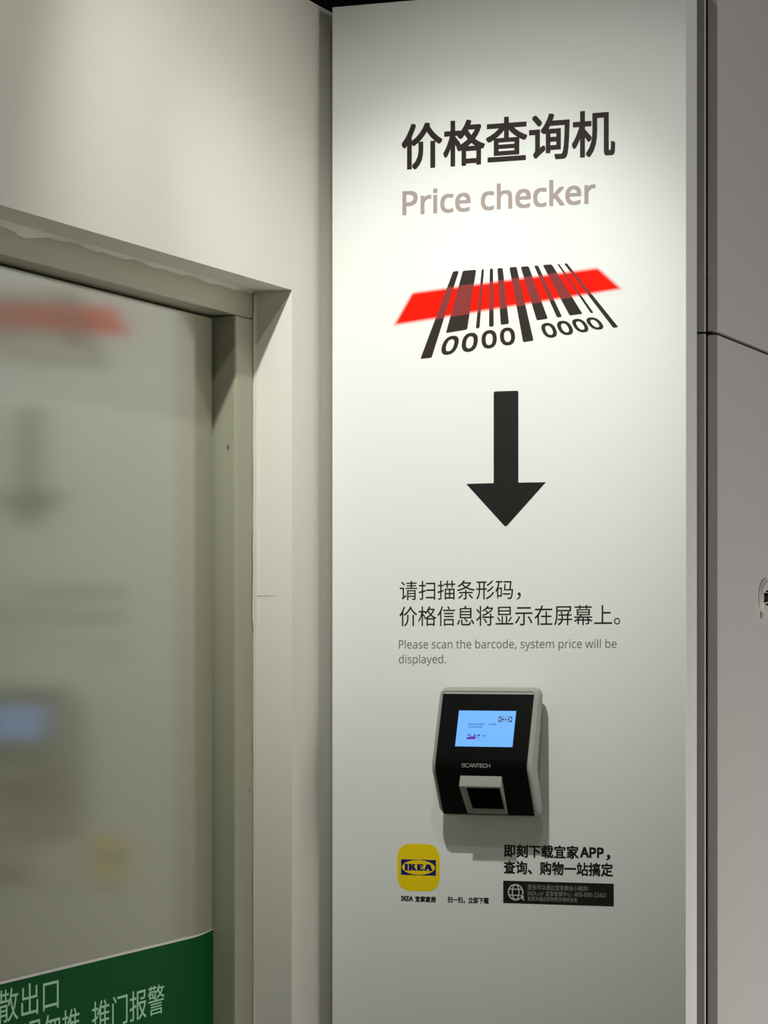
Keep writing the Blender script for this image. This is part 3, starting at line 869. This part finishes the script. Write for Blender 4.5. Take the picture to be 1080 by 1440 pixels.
# two rows of tiny unreadable marks and a small picture
bm = bmesh.new()
rnd = random.Random(3)
for row, (z, cells) in enumerate(((.622, list(range(9)) + [11, 12, 13, 14]), (.545, list(range(8))))):
    for c in cells:
        x = .195 + c * .0325
        for k in range(3):
            zz = z - .022 + k * .02
            face_poly(bm, [sc(x, zz), sc(x + .022 - rnd.random() * .006, zz), sc(x + .022 - rnd.random() * .006, zz + .009), sc(x, zz + .009)], 0.0010)
        xv = x + .006 + rnd.random() * .008
        face_poly(bm, [sc(xv, z - .026), sc(xv + .005, z - .026), sc(xv + .005, z + .032), sc(xv, z + .032)], 0.0011)
finish(bm, "screen_text", SCREENINK, scr)
bm = bmesh.new()
face_poly(bm, [sc(*p) for p in [(.175, .225), (.205, .20), (.335, .205), (.345, .275), (.28, .29), (.20, .26)]], 0.0010)
face_poly(bm, [sc(*p) for p in [(.19, .30), (.262, .305), (.25, .335), (.20, .33)]], 0.0010)
finish(bm, "screen_picture", SCREENPURPLE, scr)
bm = bmesh.new()
for x0, x1, z0, z1 in ((.305, .33, .29, .34), (.335, .36, .285, .31), (.365, .39, .29, .325), (.395, .415, .285, .35), (.445, .47, .315, .33),
                       (.48, .525, .30, .312), (.45, .525, .285, .292), (.355, .41, .235, .247), (.445, .505, .235, .245), (.37, .56, .175, .18)):
    face_rect(bm, *sc(x0, z0)[:1], sc(x1, z0)[0], sc(x0, z0)[1], sc(x0, z1)[1], 0.0010)
finish(bm, "screen_marks", SCREENINK, scr)

# maker's mark: wide thin capitals S C A N T E C H
bm = bmesh.new()
MX0, MX1, MZ0, MZ1 = -0.0269, 0.0133, 0.0695, 0.0740
GLY = {
    'S': [[(1, 1), (.1, 1), (0, .85), (0, .62), (.1, .52), (.9, .52), (1, .4), (1, .12), (.9, 0), (0, 0)]],
    'C': [[(1.05, 1), (.25, 1), (.05, .8), (0, .5), (.05, .2), (.25, 0), (1.05, 0)]],
    'A': [[(0, 0), (.52, 1), (.64, 1), (1.16, 0)], [(.3, .3), (.9, .3)]],
    'N': [[(0, 0), (0, 1), (.12, 1), (.95, 0), (1.05, 0), (1.05, 1)]],
    'T': [[(0, 1), (1.05, 1)], [(.52, 1), (.52, 0)]],
    'E': [[(.98, 1), (0, 1), (0, 0), (.98, 0)], [(0, .5), (.9, .5)]],
    'H': [[(0, 1), (0, 0)], [(-.25, .5), (.95, .5)], [(.95, 1), (.95, 0)]],
}
W8 = [('S', 1.0), ('C', 1.05), ('A', 1.16), ('N', 1.05), ('T', 1.05), ('E', .98), ('C', 1.05), ('H', .95)]
tot = sum(w for _, w in W8) + 0.22 * 7
x = 0.0
for ch, w in W8:
    for path in GLY[ch]:
        pts = [(MX0 + (x + a) / tot * (MX1 - MX0), MZ0 + b * (MZ1 - MZ0)) for a, b in path]
        for p, q in zip(pts, pts[1:]):
            p, q = Vector(p), Vector(q)
            t = (q - p).normalized()
            nn = Vector((-t.y, t.x)) * 0.00045
            p, q = p - t * 0.0004, q + t * 0.0004
            face_poly(bm, [tuple(p + nn), tuple(p - nn), tuple(q - nn), tuple(q + nn)], 0.0007, 0.0003)
    x += w + 0.22
finish(bm, "maker_lettering", LOGOGREY, dev)["label"] = "silver wide maker lettering"

# scanner hood: a wedge with an overhanging lip, open at the front
HX0, HX1 = -0.0312, 0.0290
HT, HL, HB = 0.0583, 0.0430, 0.0036


def fq(z, lift):
    return -qf(z) - lift


bm = bmesh.new()
T0, T1 = [bm.verts.new((x, fq(HT, -0.0005), HT)) for x in (HX0, HX1)]
L0, L1 = [bm.verts.new((x, fq(HL, 0.0130), HL)) for x in (HX0 - 0.0003, HX1 + 0.0003)]
B0, B1 = [bm.verts.new((x, fq(HB, 0.0015), HB)) for x in (HX0 + 0.0008, HX1 - 0.0008)]
TB0, TB1 = [bm.verts.new((x, fq(HT, -0.003), HT - 0.001)) for x in (HX0, HX1)]
BB0, BB1 = [bm.verts.new((x, fq(HB, -0.003), HB)) for x in (HX0 + 0.0008, HX1 - 0.0008)]


def front_pt(a, b):
    p = L0.co.lerp(L1.co, a)
    q = B0.co.lerp(B1.co, a)
    return p.lerp(q, b)


quad = ((0.045, 0.055), (0.955, 0.055), (0.955, 0.935), (0.045, 0.935))
I = [bm.verts.new(front_pt(a, b)) for a, b in quad]
J = []
for v, dx, zz in zip(I, (0.0035, -0.001, -0.001, 0.0065), (HL - 0.001, HL - 0.001, HB + 0.0075, HB + 0.0075)):
    J.append(bm.verts.new((v.co.x + dx, fq(zz, 0.0008), zz)))
O = [L0, L1, B1, B0]
for i in range(4):
    j = (i + 1) % 4
    bm.faces.new((O[i], O[j], I[j], I[i]))
    bm.faces.new((I[i], I[j], J[j], J[i]))
bm.faces.new((T0, T1, L1, L0))
bm.faces.new((T0, L0, B0, BB0, TB0))
bm.faces.new((T1, TB1, BB1, B1, L1))
bm.faces.new((T0, TB0, TB1, T1))
bm.faces.new((B0, B1, BB1, BB0))
jc = [v.co.copy() for v in J]
es = [e for e in bm.edges if len(e.link_faces) == 2 and not (e.verts[0] in J or e.verts[1] in J)]
bmesh.ops.bevel(bm, geom=es, offset=0.0008, segments=2, affect='EDGES', profile=0.5)
hood = finish(bm, "scan_hood", CASE, dev, smooth=True)
hood["label"] = "grey scan hood with open front"
bm = bmesh.new()
cm = sum(jc, Vector()) / 4
a = [bm.verts.new(p + Vector((0, -0.0002, 0))) for p in jc]
b = [bm.verts.new(p + Vector((0, 0.0006, 0))) for p in jc]
bm.faces.new(a)
bm.faces.new(b[::-1])
for i in range(4):
    bm.faces.new((a[i], b[i], b[(i + 1) % 4], a[(i + 1) % 4]))
finish(bm, "scan_window", HOLE, hood)["label"] = "black scan window"


# ------------------------------------------------------------------ round fitting on the cladding at the right
FY, FZ = 4.0822, 1.5993


def oval_ring(bm, prof, n=48, wide=1.5):
    """oval dish: prof = [(radius, x)], wider than tall"""
    loops = [[bm.verts.new((xx, (r + 0.015) * math.cos(2 * math.pi * k / n), r * math.sin(2 * math.pi * k / n))) for k in range(n)] for r, xx in prof]
    for a, b in zip(loops, loops[1:]):
        for i in range(n):
            bm.faces.new((a[i], a[(i + 1) % n], b[(i + 1) % n], b[i]))
    bm.faces.new(loops[0][::-1])
    bm.faces.new(loops[-1])


bm = bmesh.new()
oval_ring(bm, [(0.0285, 0.0), (0.0290, 0.0010), (0.0288, 0.0022), (0.0278, 0.0028)])
fit = finish(bm, "wall_fitting", WHITEPLASTIC, loc=(XR, FY, FZ), smooth=True)
thing(fit, "small oval white plastic fitting with dark socket on the grey side panel", "wall fitting")
bm = bmesh.new()
oval_ring(bm, [(0.0255, 0.0020), (0.0258, 0.0032), (0.0250, 0.0048), (0.0235, 0.0055)])
finish(bm, "cover", WHITEPLASTIC, fit, smooth=True)
sy = -0.0310
bm = bmesh.new()
box(bm, 0.0050, 0.0063, sy, sy + 0.034, -0.0058, 0.0066, bevel=0.0006)
finish(bm, "socket", SOCKET, fit, smooth=True)
bm = bmesh.new()
box(bm, 0.0052, 0.0067, sy - 0.0006, sy + 0.008, -0.0066, -0.0040, bevel=0.0004)
box(bm, 0.0052, 0.0067, sy - 0.0006, sy + 0.030, 0.0045, 0.0072, bevel=0.0004)
box(bm, 0.0052, 0.0066, sy + 0.014, sy + 0.03, 0.0085, 0.0112, bevel=0.0004)
box(bm, 0.0052, 0.0066, sy + 0.012, sy + 0.03, -0.0108, -0.0082, bevel=0.0004)
finish(bm, "slot", HOLE, fit, smooth=True)
bm = bmesh.new()
box(bm, 0.0005, 0.0046, -0.031, -0.017, -0.0305, -0.0215, bevel=0.0012)
finish(bm, "latch_tab", WHITEPLASTIC, fit, smooth=True)
